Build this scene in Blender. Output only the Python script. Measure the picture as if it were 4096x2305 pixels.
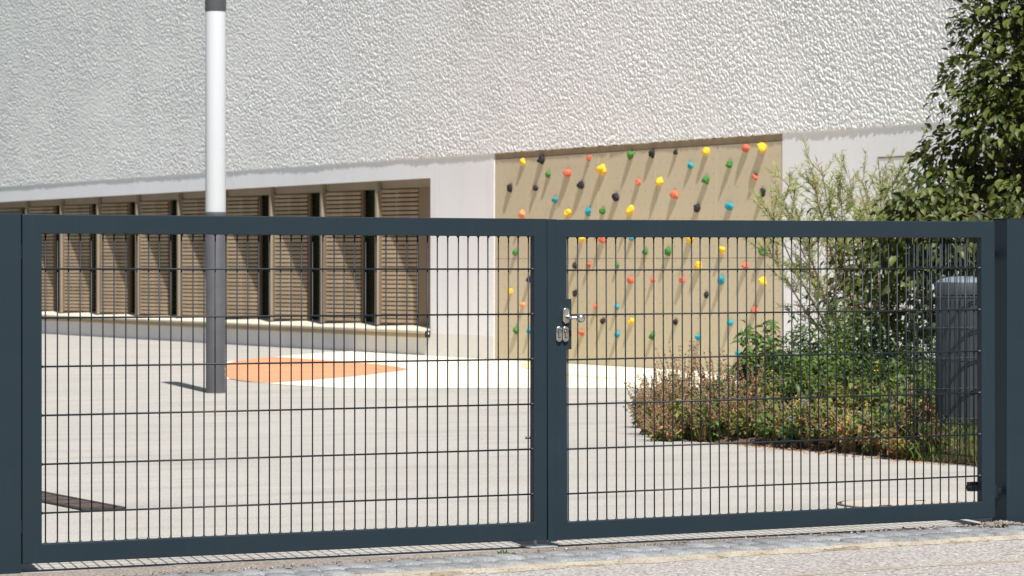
import bpy, bmesh, math, random
import numpy as np
from mathutils import Vector, Matrix
random.seed(7); rng = np.random.default_rng(11)
for o in list(bpy.data.objects): bpy.data.objects.remove(o, do_unlink=True)
S = bpy.context.scene
COL = S.collection

# ------------------------------------------------------------------ camera
# world axes: x along the gate, y back along the school wall, z up; ground of the yard z = 0
F_PX, IW, IH = 12350.0, 4096.0, 2305.0
TH = math.radians(28.0); HORIZON = 1067.0; ROLL = 0.0006
PITCH = math.atan((IH/2-HORIZON)/F_PX)
fwd = Vector((math.sin(TH)*math.cos(PITCH), math.cos(TH)*math.cos(PITCH), -math.sin(PITCH)))
r0 = Vector((math.cos(TH), -math.sin(TH), 0)); u0 = r0.cross(fwd)
rt = r0*math.cos(ROLL)+u0*math.sin(ROLL); up = u0*math.cos(ROLL)-r0*math.sin(ROLL)
CAM = Vector((-6.588, -12.049, 1.252))
cam = bpy.data.cameras.new('camera'); co = bpy.data.objects.new('camera', cam); COL.objects.link(co)
co.matrix_world = Matrix(((rt.x, up.x, -fwd.x, CAM.x), (rt.y, up.y, -fwd.y, CAM.y), (rt.z, up.z, -fwd.z, CAM.z), (0, 0, 0, 1)))
cam.sensor_width = 36; cam.sensor_fit = 'HORIZONTAL'; cam.lens = 36*F_PX/IW
cam.clip_start = 0.1; cam.clip_end = 2000
cam.dof.use_dof = True; cam.dof.focus_distance = 13.9; cam.dof.aperture_fstop = 10.0
S.camera = co
def ray(px, py): return fwd + rt*((px-IW/2)/F_PX) + up*((IH/2-py)/F_PX)
def on_wall(px, py, X): d = ray(px, py); return CAM + d*((X-CAM.x)/d.x)
def on_ground(px, py, z=0.0): d = ray(px, py); return CAM + d*((z-CAM.z)/d.z)
def on_y(px, py, Y): d = ray(px, py); return CAM + d*((Y-CAM.y)/d.y)

# ------------------------------------------------------------------ world, sun, exposure
SUN_EL = math.radians(56.0)
LDIR = Vector((0.225*math.cos(SUN_EL), 0.974*math.cos(SUN_EL), -math.sin(SUN_EL)))   # the way the light travels
w = bpy.data.worlds.new('World'); S.world = w; w.use_nodes = True
nt = w.node_tree; nt.nodes.clear()
sky = nt.nodes.new('ShaderNodeTexSky'); sky.sky_type = 'NISHITA'; sky.sun_disc = False
sky.sun_elevation = SUN_EL; sky.sun_rotation = math.radians(190); sky.air_density = 1.0; sky.dust_density = 1.2
bg = nt.nodes.new('ShaderNodeBackground'); bg.inputs[1].default_value = 0.05
wo = nt.nodes.new('ShaderNodeOutputWorld')
nt.links.new(sky.outputs[0], bg.inputs[0]); nt.links.new(bg.outputs[0], wo.inputs[0])
sl = bpy.data.lights.new('sun', 'SUN'); sl.energy = 5.0; sl.angle = math.radians(0.53); sl.color = (1.0, 0.975, 0.935)
so = bpy.data.objects.new('sun', sl); COL.objects.link(so); so.location = (-10, -30, 40)
so.rotation_euler = LDIR.to_track_quat('-Z', 'Y').to_euler()
vs = S.view_settings; vs.view_transform = 'Standard'; vs.look = 'None'; vs.exposure = 0.68; vs.gamma = 1; vs.use_curve_mapping = False

# ------------------------------------------------------------------ helpers
def tag(o, label=None, cat=None, group=None, kind=None):
    if label: o['label'] = label
    if cat: o['category'] = cat
    if group: o['group'] = group
    if kind: o['kind'] = kind
    return o
def wloc(p):
    v = Vector((0, 0, 0))
    while p is not None: v += p.location; p = p.parent
    return v
def empty(name, loc, label=None, cat=None, group=None):
    o = bpy.data.objects.new(name, None); COL.objects.link(o); o.location = loc; o.empty_display_size = 0.2
    return tag(o, label, cat, group)
def link(name, me, parent=None, loc=(0, 0, 0)):
    o = bpy.data.objects.new(name, me); COL.objects.link(o); o.parent = parent; o.location = loc
    return o
def mesh(name, V, Fc, m, smooth=False):
    me = bpy.data.meshes.new(name)
    V = np.asarray(V, dtype=np.float64)
    if isinstance(Fc, np.ndarray):
        n, k = Fc.shape
        me.vertices.add(len(V)); me.vertices.foreach_set('co', V.astype(np.float32).ravel())
        me.loops.add(n*k); me.loops.foreach_set('vertex_index', Fc.astype(np.int32).ravel())
        me.polygons.add(n); me.polygons.foreach_set('loop_start', np.arange(0, n*k, k, dtype=np.int32))
        me.polygons.foreach_set('loop_total', np.full(n, k, dtype=np.int32))
        me.update(calc_edges=True)
    else:
        me.from_pydata([tuple(v) for v in V], [], Fc)
    me.validate()
    if smooth: me.polygons.foreach_set('use_smooth', np.ones(len(me.polygons), dtype=bool))
    me.materials.append(m)
    return me
def obj(name, V, Fc, m, parent=None, smooth=False):
    """mesh object from world coordinates; with a parent the vertices become local to it"""
    V = np.asarray(V, dtype=np.float64)
    if parent is not None: V = V - np.array(wloc(parent))
    return link(name, mesh(name, V, Fc, m, smooth), parent)
class MB:
    def __init__(s): s.V = []; s.F = []
    def add(s, V, Fc):
        b = len(s.V); s.V += [tuple(v) for v in V]; s.F += [tuple(i+b for i in f) for f in Fc]
    def box(s, a, b, M=None):
        (x0, y0, z0), (x1, y1, z1) = a, b
        V = [Vector(p) for p in ((x0,y0,z0),(x1,y0,z0),(x1,y1,z0),(x0,y1,z0),(x0,y0,z1),(x1,y0,z1),(x1,y1,z1),(x0,y1,z1))]
        if M is not None: V = [M @ v for v in V]
        s.add(V, [(0,3,2,1),(4,5,6,7),(0,1,5,4),(1,2,6,5),(2,3,7,6),(3,0,4,7)])
    def tube(s, pts, rad, n=8, cap=True):
        pts = [Vector(p) for p in pts]
        if not hasattr(rad, '__len__'): rad = [rad]*len(pts)
        rings = []
        for i, p in enumerate(pts):
            t = (pts[min(i+1, len(pts)-1)]-pts[max(i-1, 0)]).normalized()
            a = t.cross(Vector((0, 0, 1)) if abs(t.z) < .9 else Vector((1, 0, 0))).normalized(); b = t.cross(a)
            rings.append([p+(a*math.cos(k*2*math.pi/n)+b*math.sin(k*2*math.pi/n))*rad[i] for k in range(n)])
        V = [v for r_ in rings for v in r_]; Fc = []
        for i in range(len(pts)-1):
            for k in range(n):
                Fc.append((i*n+k, (i+1)*n+k, (i+1)*n+(k+1) % n, i*n+(k+1) % n))
        if cap:
            Fc.append(tuple(range(n))); Fc.append(tuple((len(pts)-1)*n+k for k in reversed(range(n))))
        s.add(V, Fc)
    def lathe(s, c, prof, n=24, axis='z'):
        V = []; Fc = []
        for (r_, h) in prof:
            for k in range(n):
                a = 2*math.pi*k/n
                if axis == 'z': V.append((c[0]+r_*math.cos(a), c[1]+r_*math.sin(a), c[2]+h))
                else: V.append((c[0]+r_*math.cos(a), c[1]+h, c[2]+r_*math.sin(a)))
        for i in range(len(prof)-1):
            for k in range(n): Fc.append((i*n+k, i*n+(k+1) % n, (i+1)*n+(k+1) % n, (i+1)*n+k))
        Fc.append(tuple(range(n))); Fc.append(tuple((len(prof)-1)*n+k for k in range(n)))
        s.add(V, Fc)
    def build(s, name, m, parent=None, bevel=0, seg=1, smooth=False):
        V = [Vector(v) for v in s.V]
        if parent is not None:
            L = wloc(parent); V = [v-L for v in V]
        me = bpy.data.meshes.new(name)
        bm = bmesh.new(); vs_ = [bm.verts.new(v) for v in V]
        for f in s.F:
            try: bm.faces.new([vs_[i] for i in f])
            except ValueError: pass
        bmesh.ops.recalc_face_normals(bm, faces=bm.faces)
        if bevel: bmesh.ops.bevel(bm, geom=list(bm.edges), offset=bevel, segments=seg, affect='EDGES', profile=.5)
        if smooth:
            for f in bm.faces: f.smooth = True
        bm.to_mesh(me); bm.free()
        if smooth:
            try: me.set_sharp_from_angle(angle=math.radians(40))
            except Exception: pass
        me.materials.append(m)
        return link(name, me, parent)
def box(name, a, b, m, parent=None, bevel=0, seg=1):
    q = MB(); q.box(a, b); return q.build(name, m, parent, bevel, seg)

# vectorised lattice noise (for real relief)
_perm = rng.random((256, 256))
def vnoise(x, y):
    xi = np.floor(x).astype(int); yi = np.floor(y).astype(int); fx = x-xi; fy = y-yi
    fx = fx*fx*fx*(fx*(fx*6-15)+10); fy = fy*fy*fy*(fy*(fy*6-15)+10)
    g = lambda i, j: _perm[i & 255, j & 255]
    return (g(xi, yi)*(1-fx)+g(xi+1, yi)*fx)*(1-fy)+(g(xi, yi+1)*(1-fx)+g(xi+1, yi+1)*fx)*fy
def sstep(a, b, v): t = np.clip((v-a)/(b-a), 0, 1); return t*t*(3-2*t)

# ------------------------------------------------------------------ materials
def mat(name, base, rough=.8, metal=0, spec=.3, var=None, bump=None, coords='Object', rnd=0, trans=None, coat=0):
    """base colour; var = [(scale, colour2, low, high, detail)...] noise blends; bump = [(scale, strength, dist, detail)...]"""
    m = bpy.data.materials.new(name); m.use_nodes = True; t = m.node_tree; N = t.nodes; Lk = t.links
    p = N['Principled BSDF']; out = N['Material Output']
    p.inputs['Roughness'].default_value = rough; p.inputs['Metallic'].default_value = metal
    p.inputs['Specular IOR Level'].default_value = spec; p.inputs['Coat Weight'].default_value = coat
    tc = N.new('ShaderNodeTexCoord'); cur = None
    rgb = N.new('ShaderNodeRGB'); rgb.outputs[0].default_value = (*base, 1); cur = rgb.outputs[0]
    for (sc, c2, lo, hi, det) in (var or []):
        mp = N.new('ShaderNodeMapping'); mp.inputs['Scale'].default_value = sc if hasattr(sc, '__len__') else (sc, sc, sc)
        nz = N.new('ShaderNodeTexNoise'); nz.inputs['Scale'].default_value = 1; nz.inputs['Detail'].default_value = det
        mr = N.new('ShaderNodeMapRange'); mr.inputs[1].default_value = lo; mr.inputs[2].default_value = hi
        mx = N.new('ShaderNodeMix'); mx.data_type = 'RGBA'; mx.inputs[7].default_value = (*c2, 1)
        Lk.new(tc.outputs[coords], mp.inputs[0]); Lk.new(mp.outputs[0], nz.inputs['Vector'])
        Lk.new(nz.outputs[0], mr.inputs[0]); Lk.new(mr.outputs[0], mx.inputs[0]); Lk.new(cur, mx.inputs[6]); cur = mx.outputs[2]
    if rnd:
        oi = N.new('ShaderNodeObjectInfo'); hs = N.new('ShaderNodeHueSaturation')
        mr = N.new('ShaderNodeMapRange'); mr.inputs[3].default_value = 1-rnd; mr.inputs[4].default_value = 1+rnd
        Lk.new(oi.outputs['Random'], mr.inputs[0]); Lk.new(mr.outputs[0], hs.inputs['Value']); Lk.new(cur, hs.inputs['Color']); cur = hs.outputs[0]
    Lk.new(cur, p.inputs['Base Color'])
    prev = None
    for (sc, st, di, det) in (bump or []):
        mp = N.new('ShaderNodeMapping'); mp.inputs['Scale'].default_value = sc if hasattr(sc, '__len__') else (sc, sc, sc)
        nz = N.new('ShaderNodeTexNoise'); nz.inputs['Scale'].default_value = 1; nz.inputs['Detail'].default_value = det
        bn = N.new('ShaderNodeBump'); bn.inputs['Strength'].default_value = st; bn.inputs['Distance'].default_value = di
        Lk.new(tc.outputs[coords], mp.inputs[0]); Lk.new(mp.outputs[0], nz.inputs['Vector']); Lk.new(nz.outputs[0], bn.inputs['Height'])
        if prev: Lk.new(prev, bn.inputs['Normal'])
        prev = bn.outputs[0]
    if prev: Lk.new(prev, p.inputs['Normal'])
    if trans:
        tr = N.new('ShaderNodeBsdfTranslucent'); tr.inputs[0].default_value = (*trans[1], 1)
        ms = N.new('ShaderNodeMixShader'); ms.inputs[0].default_value = trans[0]
        Lk.new(p.outputs[0], ms.inputs[1]); Lk.new(tr.outputs[0], ms.inputs[2]); Lk.new(ms.outputs[0], out.inputs[0])
    return m
def leafmat(name, c1, c2, rough=.5, tr=.25, spec=.4):
    """foliage: colour varies from leaf to leaf (random per mesh island)"""
    m = mat(name, c1, rough, spec=spec, trans=(tr, tuple(min(1, 1.6*v) for v in c2)))
    t = m.node_tree; g = t.nodes.new('ShaderNodeNewGeometry'); mx = t.nodes.new('ShaderNodeMix'); mx.data_type = 'RGBA'
    mx.inputs[6].default_value = (*c1, 1); mx.inputs[7].default_value = (*c2, 1)
    t.links.new(g.outputs['Random Per Island'], mx.inputs[0]); t.links.new(mx.outputs[2], t.nodes['Principled BSDF'].inputs['Base Color'])
    return m

M = {}
M['yard'] = mat('pale_asphalt', (.325, .311, .283), .9, spec=.15,
    var=[(.35, (.352, .338, .310), .4, .65, 3), ((.6, 2.2, 1), (.255, .242, .218), .50, .74, 7), (3, (.297, .283, .256), .5, .8, 4), (95, (.50, .47, .42), .55, .70, 2), (120, (.15, .135, .12), .60, .72, 2), (60, (.24, .22, .19), .56, .70, 3)],
    bump=[(110, .6, .006, 3), (25, .15, .01, 2)])
M['road'] = mat('road_asphalt', (.262, .246, .230), .92, spec=.15,
    var=[(.8, (.292, .276, .260), .4, .7, 4), (60, (.46, .43, .395), .53, .64, 2), (70, (.07, .063, .057), .56, .70, 2), (42, (.15, .13, .115), .55, .7, 3)],
    bump=[(70, .5, .008, 3)])
M['apron'] = mat('apron_asphalt', (.21, .185, .158), .92, spec=.15,
    var=[(2.5, (.155, .132, .11), .45, .7, 4), (80, (.38, .345, .30), .55, .66, 2), (90, (.06, .052, .046), .57, .70, 2)], bump=[(75, .9, .010, 3)])
M['cream'] = mat('cream_rubber', (.66, .60, .475), .85, spec=.2, var=[(.7, (.62, .57, .45), .4, .7, 3), (90, (.54, .49, .38), .6, .75, 2)], bump=[(90, .3, .004, 2)])
M['orange'] = mat('orange_rubber', (.58, .245, .13), .85, spec=.2, var=[(1.2, (.53, .22, .115), .4, .7, 3), (90, (.66, .33, .2), .6, .75, 2)], bump=[(90, .3, .004, 2)])
M['yellow'] = mat('yellow_rubber', (.66, .57, .27), .85, spec=.2)
M['unseen_lawn'] = mat('unseen_lawn_turf', (.055, .085, .022), .9, spec=.15, var=[(3, (.08, .105, .03), .4, .7, 4), (40, (.03, .05, .014), .5, .7, 3)], bump=[(60, .8, .02, 3)])
M['soil'] = mat('bed_soil', (.10, .07, .05), .95, spec=.1, var=[(6, (.16, .115, .08), .4, .7, 5), (40, (.05, .035, .025), .5, .7, 3)], bump=[(18, 1, .03, 4)])
M['sett'] = mat('granite_sett', (.175, .183, .192), .75, spec=.2, rnd=.16, var=[(9, (.21, .212, .21), .4, .7, 3), (160, (.31, .31, .305), .55, .68, 2), (140, (.08, .08, .085), .57, .7, 2)], bump=[(60, .6, .004, 3), (14, .5, .008, 2)])
M['mortar'] = mat('sandy_mortar', (.325, .295, .24), .95, spec=.1, var=[(7, (.25, .22, .172), .45, .7, 4), (90, (.16, .135, .105), .56, .7, 2)], bump=[(70, .9, .008, 3), (12, .5, .02, 3)])
M['joint'] = mat('sandy_joint', (.22, .185, .135), .95, spec=.1, var=[(5, (.33, .29, .22), .45, .65, 4), (30, (.10, .08, .06), .5, .7, 3)], bump=[(70, .9, .008, 3)])
M['paint'] = mat('anthracite_powder_coat', (.0122, .0228, .0305), .5, spec=.28, var=[(5, (.0108, .0210, .0298), .4, .7, 3), ((25, 25, 4), (.0155, .0268, .0362), .62, .8, 4)], bump=[(450, .05, .001, 1)])
M['wire'] = mat('anthracite_wire_coat', (.010, .015, .020), .45, spec=.28)
M['steel'] = mat('brushed_steel', (.62, .60, .57), .24, metal=1, bump=[((40, 40, 900), .03, .001, 2)])
M['steel_dark'] = mat('keyway_brass', (.30, .22, .12), .4, metal=1)
M['black'] = mat('dark_cavity', (.008, .008, .009), .8, spec=.1)
M['zinc'] = mat('galvanised_plate', (.48, .49, .50), .5, metal=.7, var=[(30, (.32, .31, .30), .45, .7, 4)])
M['stucco'] = mat('rough_cast_render', (.775, .775, .765), .95, spec=.04, var=[(.5, (.73, .73, .722), .4, .7, 3), ((2.2, 2.2, .5), (.715, .712, .70), .52, .75, 5), (45, (.80, .80, .79), .45, .7, 3)], bump=[(160, .25, .004, 3)])
M['plaster'] = mat('smooth_plaster', (.755, .757, .772), .92, spec=.08, var=[(.9, (.715, .717, .732), .45, .75, 5), ((6, 6, .7), (.695, .696, .708), .55, .8, 4)], bump=[(45, .12, .004, 4)])
M['plinth'] = mat('plinth_plaster', (.70, .675, .65), .92, spec=.12, var=[(1.2, (.65, .625, .60), .45, .75, 5), ((4, 4, 9), (.57, .54, .50), .62, .85, 4)], bump=[(45, .12, .004, 4)])
M['climb'] = mat('sand_panel', (.545, .472, .335), .85, spec=.1, rnd=.02, var=[(.8, (.52, .45, .318), .4, .7, 4), ((9, 9, .8), (.495, .428, .30), .6, .85, 4)], bump=[(60, .1, .003, 3)])
M['batten'] = mat('brown_batten', (.30, .24, .16), .85, spec=.2, var=[(6, (.25, .2, .135), .4, .7, 3)])
M['tnut'] = mat('tnut_hole', (.16, .13, .09), .7, spec=.2)
M['frame'] = mat('taupe_window_frame', (.25, .205, .148), .6, spec=.2, var=[(3, (.225, .183, .132), .4, .7, 3)])
M['slat'] = mat('weathered_larch_slat', (.36, .275, .188), .75, spec=.2, rnd=.12, coords='Object',
    var=[((.9, 5, 3), (.30, .225, .15), .4, .68, 4), ((1.5, 2, 2), (.19, .135, .092), .58, .76, 5), ((6, 60, 60), (.27, .20, .135), .5, .75, 3)])
M['shadeframe'] = mat('brown_shutter_frame', (.20, .145, .095), .7, spec=.25)
M['glass'] = mat('dark_window_glass', (.008, .010, .007), .08, spec=.22)
M['sill'] = mat('cream_stone_sill', (.56, .50, .40), .8, spec=.2, var=[(4, (.50, .44, .345), .4, .7, 4), (30, (.61, .55, .45), .5, .8, 3)])
M['sill2'] = mat('shade_brown_moulding', (.40, .315, .20), .85, spec=.2, var=[(4, (.34, .265, .165), .4, .7, 4)])  # shade below the sill nose is put into this brown
M['pole'] = mat('grey_lamp_pole', (.070, .070, .076), .5, spec=.35, var=[(7, (.082, .082, .088), .4, .7, 4)])
M['tube'] = mat('opal_lamp_tube', (.49, .505, .52), .28, spec=.4)
M['pillar'] = mat('grey_pillar_coat', (.032, .040, .046), .55, spec=.3, var=[(6, (.027, .034, .039), .4, .7, 3)])
M['cap'] = mat('blue_grey_metal_cap', (.22, .26, .31), .4, metal=.4)
M['rust'] = mat('rusty_drain_iron', (.062, .052, .050), .85, spec=.2, var=[(14, (.105, .075, .066), .4, .7, 4), (70, (.05, .035, .03), .5, .7, 3)], bump=[(60, .6, .006, 3)])
M['bitumen'] = mat('dark_bitumen_seam', (.035, .03, .027), .7, spec=.3, var=[(20, (.08, .07, .06), .5, .75, 4)])
M['cover'] = mat('concrete_cover', (.38, .34, .29), .9, spec=.2, var=[(8, (.33, .295, .25), .4, .7, 4), (90, (.30, .27, .24), .6, .72, 2)], bump=[(80, .5, .006, 3)])
M['bark'] = mat('grey_brown_bark', (.13, .095, .065), .9, spec=.15, var=[((30, 30, 6), (.075, .055, .038), .45, .7, 4)], bump=[((50, 50, 12), .6, .008, 3)])
M['twig'] = mat('tan_twig_bark', (.23, .155, .095), .9, spec=.15, var=[(12, (.15, .10, .06), .4, .7, 3)])
HOLD = dict(yellow=(.74, .45, .03), black=(.018, .018, .021), green=(.045, .165, .028), red=(.55, .125, .065), orange=(.62, .23, .10), blue=(.022, .25, .31))
for k, c in HOLD.items():
    M['hold_'+k] = mat('hold_resin_'+k, c, .72, spec=.25, rnd=.08, var=[(14, tuple(.72*v for v in c), .5, .8, 3)], bump=[(120, .35, .003, 2)])
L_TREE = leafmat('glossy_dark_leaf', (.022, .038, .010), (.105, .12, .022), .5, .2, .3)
L_LEAFOBJ = leafmat('lit_toned_leaf', (.045, .065, .014), (.12, .14, .028), .5, .2, .3)  # lighter copy for outline leaves, sunlight put into the colour
L_FEATHER = leafmat('feathery_leaf', (.20, .25, .07), (.40, .43, .17), .6, .3, .25)
L_FEATHER_DRY = leafmat('feathery_dry_leaf', (.26, .19, .10), (.36, .26, .15), .7, .25, .2)
L_LIGHT = leafmat('light_green_leaf', (.06, .115, .022), (.13, .20, .04), .5, .3, .35)
L_MID = leafmat('mid_green_leaf', (.032, .065, .018), (.075, .115, .032), .5, .25, .35)
L_OLIVE = leafmat('olive_green_leaf', (.085, .105, .025), (.22, .22, .05), .55, .25, .3)
L_DRY = leafmat('dry_brown_leaf', (.22, .085, .04), (.46, .26, .12), .8, .2, .15)
L_SEED = leafmat('brown_seed_head', (.115, .068, .04), (.40, .265, .165), .9, .1, .1)
L_STRAW = leafmat('straw_stem', (.34, .23, .12), (.50, .38, .22), .8, .15, .15)
L_PURPLE = leafmat('purple_flower', (.25, .18, .42), (.38, .30, .55), .6, .2, .2)
L_YELLOW = leafmat('yellow_flower', (.70, .55, .03), (.80, .66, .06), .6, .2, .2)
L_WHITE = leafmat('pale_flower', (.62, .60, .45), (.75, .72, .60), .6, .2, .2)
L_GRASS = leafmat('green_grass_blade', (.10, .15, .03), (.22, .27, .07), .55, .3, .25)

# ------------------------------------------------------------------ ground
WALLX = 12.70
def strip_top(x): return -0.215 + 0.085*x          # upper edge of the sett gutter
SL = 0.040                                         # fall of the street towards the camera
cosA = 1/math.hypot(1, .085); sinA = .085*cosA
def street_z(x, y): return -SL*max(0.0, (strip_top(x)-y)*cosA)
def grid_sheet(name, xs, top_fn, depths, m, dz=0.0, kind='structure'):
    V = []; Fc = []
    for x in xs:
        for d in depths:
            px_, py_ = x + sinA*d, top_fn(x) - cosA*d
            V.append((px_, py_, -SL*d + dz if d > 0 else dz))
    n = len(depths)
    for i in range(len(xs)-1):
        for j in range(n-1): Fc.append((i*n+j, i*n+j+1, (i+1)*n+j+1, (i+1)*n+j))
    o = obj(name, V, Fc, m); tag(o, kind=kind); return o
def sheet(name, pts, z, m, kind='structure'):
    o = obj(name, [(p[0], p[1], z) for p in pts], [tuple(range(len(pts)))], m)
    if o.data.polygons[0].normal.z < 0: o.data.flip_normals()
    return tag(o, kind=kind)
sheet('yard_pavement', [(-2.9, strip_top(-2.9)+.10), (3.2, strip_top(3.2)+.10), (14, strip_top(14)+.1), (14, 47), (-13, 47), (-13, strip_top(-13)+.10)], 0, M['yard'])
sheet('unseen_lawn', [(-200, strip_top(-200)+.10), (-13.02, strip_top(-13)+.10), (-13.02, 47.02), (12.7, 47.02), (12.7, 300), (-200, 300)], -.004, M['unseen_lawn'])  # unseen dark ground added beyond the yard to cut light bounced onto the wall
# darker patched strip that the gate stands on, ragged edges
rp = random.Random(3)
ap = [(x, strip_top(x)-.012) for x in np.linspace(-6, 6, 60)] + [(x, -.02+.012*rp.uniform(-1, 1)+.02*math.sin(x*3)) for x in np.linspace(6, -6, 200)]
sheet('gate_apron', ap, .004, M['apron'])
grid_sheet('street', [-160, -20, -6, -4, -2, 0, 2, 4, 6, 20, 90], lambda x: strip_top(x)+.0, [-.13, -.1, 0.0, .1, .2, .34, .6, 1.2, 2.5, 5, 10, 20, 40, 120], M['road'], dz=-.010)
# pale sandy seam across the street asphalt
V = []; Fc = []; xs = np.linspace(-6, 6, 420)
for i, x in enumerate(xs):
    d0 = .93+.012*math.sin(x*5)+rp.uniform(-.012, .012); wd = .05+rp.uniform(-.02, .025)
    for d in (d0, d0+wd): V.append((x+sinA*d, strip_top(x)-cosA*d, -SL*d-.010+.0012))
    if i: Fc.append((2*i-2, 2*i-1, 2*i+1, 2*i))
tag(obj('street_seam', V, Fc, M['mortar']), kind='structure')
# coloured play surface
crm = [(12.69, 14.0), (9.63, 15.42), (8.5, 15.92), (6.9, 16.66), (6.72, 16.95), (6.62, 17.6), (6.58, 18.5), (6.64, 19.2), (6.76, 19.85), (7.6, 21.9), (9.05, 25.3), (9.7, 26.2), (10.5, 27.12), (12.0, 28.72), (12.69, 29.25)]
def smooth_poly(P, n=3):
    P = [Vector((p[0], p[1])) for p in P]
    for _ in range(n):
        Q = []
        for i in range(len(P)):
            a, b = P[i], P[(i+1) % len(P)]; Q += [a*.75+b*.25, a*.25+b*.75]
        P = Q
    return [(p.x, p.y) for p in P]
sheet('cream_play_surface', crm, .004, M['cream'])
sheet('orange_play_patch', smooth_poly([(6.64, 18.42), (6.60, 19.0), (6.75, 19.8), (7.7, 22.1), (9.05, 25.3), (10.40, 27.1), (10.55, 27.0), (10.48, 25.3), (10.44, 23.9), (10.26, 22.8), (9.98, 21.85), (9.75, 21.40), (9.40, 21.0), (8.45, 19.93), (7.69, 19.24), (6.75, 18.45)], 1), .008, M['orange'])
sheet('yellow_play_patch', smooth_poly([(11.7, 22.2), (12.4, 23.3), (12.55, 23.0), (12.3, 22.0), (11.7, 21.0), (11.1, 20.7)], 2), .008, M['yellow'])
V = []; Fc = []
for i in range(40):
    t = i/39; a = Vector((10.85, 20.2)).lerp(Vector((10.50, 17.4)), t); ww = .035*(1-t)+.012
    V += [(a.x-ww, a.y, .008), (a.x+ww, a.y, .008)]
    if i: Fc.append((2*i-2, 2*i-1, 2*i+1, 2*i))
tag(obj('yellow_play_line', V, Fc, M['yellow']), kind='structure')
# planting bed, gently mounded
bedp = smooth_poly([(5.14, -3), (5.12, 4.4), (5.06, 5.8), (4.98, 6.9), (5.10, 7.9), (5.95, 9.3), (8.5, 12.0), (12.69, 13.4), (12.69, -3)], 2)
bc = Vector((8.5, 5.5)); V = [(bc.x, bc.y, .14)]; Fc = []; n = len(bedp)
for k, (s_, z_) in enumerate(((.6, .13), (.9, .08), (.985, .035), (1.0, .004))):
    for (x, y) in bedp: V.append((bc.x+(x-bc.x)*s_, bc.y+(y-bc.y)*s_, z_))
for i in range(n):
    j = (i+1) % n; Fc.append((0, 1+i, 1+j))
    for k in range(3): Fc.append((1+k*n+i, 1+(k+1)*n+i, 1+(k+1)*n+j, 1+k*n+j))
o = obj('planting_bed', V, Fc, M['soil'], smooth=True); tag(o, kind='structure')
def bed_z(x, y):
    best = 0
    # inside test by ray scaling
    d = Vector((x, y))-bc; r_ = d.length; ang = math.atan2(d.y, d.x); R = 99
    for i in range(n):
        a = Vector(bedp[i])-bc; b = Vector(bedp[(i+1) % n])-bc
        den = d.x*(b.y-a.y)-d.y*(b.x-a.x)
        if abs(den) < 1e-9: continue
        t = (a.x*(b.y-a.y)-a.y*(b.x-a.x))/den; u_ = (a.x*d.y-a.y*d.x)/den
        if t > 0 and 0 <= u_ <= 1: R = min(R, t)
    s_ = 1/R
    for (s0, z0), (s1, z1) in (((0, .14), (.6, .13)), ((.6, .13), (.9, .08)), ((.9, .08), (.985, .035)), ((.985, .035), (1, .004))):
        if s_ <= s1: return z0+(z1-z0)*(s_-s0)/(s1-s0)
    return 0.0

# sett gutter: mortar bed with single granite setts
gut = grid_sheet('sett_gutter', list(np.linspace(-4.2, 4.6, 120)), lambda x: strip_top(x)+.03+.012*math.sin(x*9)+.01*math.sin(x*23), [.0, .03, .08, .12, .16, .2, .24, .28, .32, .36, .39, .41], M['joint'], dz=.002)
me = gut.data
for i_, v in enumerate(me.vertices):
    if i_ % 12 >= 10: v.co.z -= .007*(i_ % 12-9)
    v.co.z += .006*(vnoise(np.array([v.co.x*14+40]), np.array([v.co.y*14+40]))[0]-.5)
def sett_mesh(i, w_, d_):
    rr = random.Random(100+i); bm = bmesh.new()
    bmesh.ops.create_grid(bm, x_segments=5, y_segments=5, size=.5)
    for v in bm.verts:
        for ax in (0, 1):
            c_ = v.co[ax]
            if .2 < abs(c_) < .45: v.co[ax] = math.copysign(.44, c_)
    for v in bm.verts:
        x, y = v.co.x, v.co.y; e = max(abs(x), abs(y))*2
        cx, cy = abs(x)*2 > .99, abs(y)*2 > .99
        v.co.x = x*w_*(1+.0)+rr.uniform(-.005, .005)+(-.07*math.copysign(w_, x)*.5 if (cx and cy) else 0)
        v.co.y = y*d_+rr.uniform(-.006, .006)+(-.08*math.copysign(d_, y)*.5 if (cx and cy) else 0)
        v.co.z = (.0085 if e < .6 else .0075 if e < .99 else -.008) + rr.uniform(-.0018, .0018)
    for f in bm.faces: f.smooth = True
    me_ = bpy.data.meshes.new('sett'); bm.to_mesh(me_); bm.free(); me_.materials.append(M['sett']); return me_
SM = [sett_mesh(i, rp.uniform(.100, .116), rp.uniform(.125, .14)) for i in range(10)]
for row, d in enumerate((.080, .236)):
    x = -4.0 + row*.06
    while x < 4.4:
        k = rp.randrange(10); stp = rp.uniform(.118, .132)
        o = link('sett', SM[k], gut, (x+sinA*d, strip_top(x)-cosA*d+rp.uniform(-.006, .006), -SL*d+.004+rp.uniform(-.003, .003)))
        o.rotation_euler = (SL, 0, math.atan(.085)+rp.uniform(-.05, .05)+(math.pi if rp.random() < .5 else 0))
        if abs(o.rotation_euler.z) > 1.5: o.rotation_euler.x = -SL
        x += stp

V = []; Fc = []; xs = np.linspace(-4.2, 4.6, 400)
for i, x in enumerate(xs):
    nz_ = vnoise(np.array([x*6+20, x*19+3, x*5+90]), np.array([4.3, 9.1, 2.2])); d0 = .292+.06*nz_[0]-.02+.04*(nz_[1]-.5); d1 = .375+.05*(nz_[2]-.5)+rp.uniform(-.010, .010)
    for d, zz in ((d0, .0055), ((d0+d1)/2, .0075), (d1, -.0085)): V.append((x+sinA*d, strip_top(x)-cosA*d, -SL*d+zz))
    if i: b = 3*i; Fc += [(b-3, b-2, b+1, b), (b-2, b-1, b+2, b+1)]
tag(obj('mortar_edge', V, Fc, M['mortar']), kind='structure')

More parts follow.
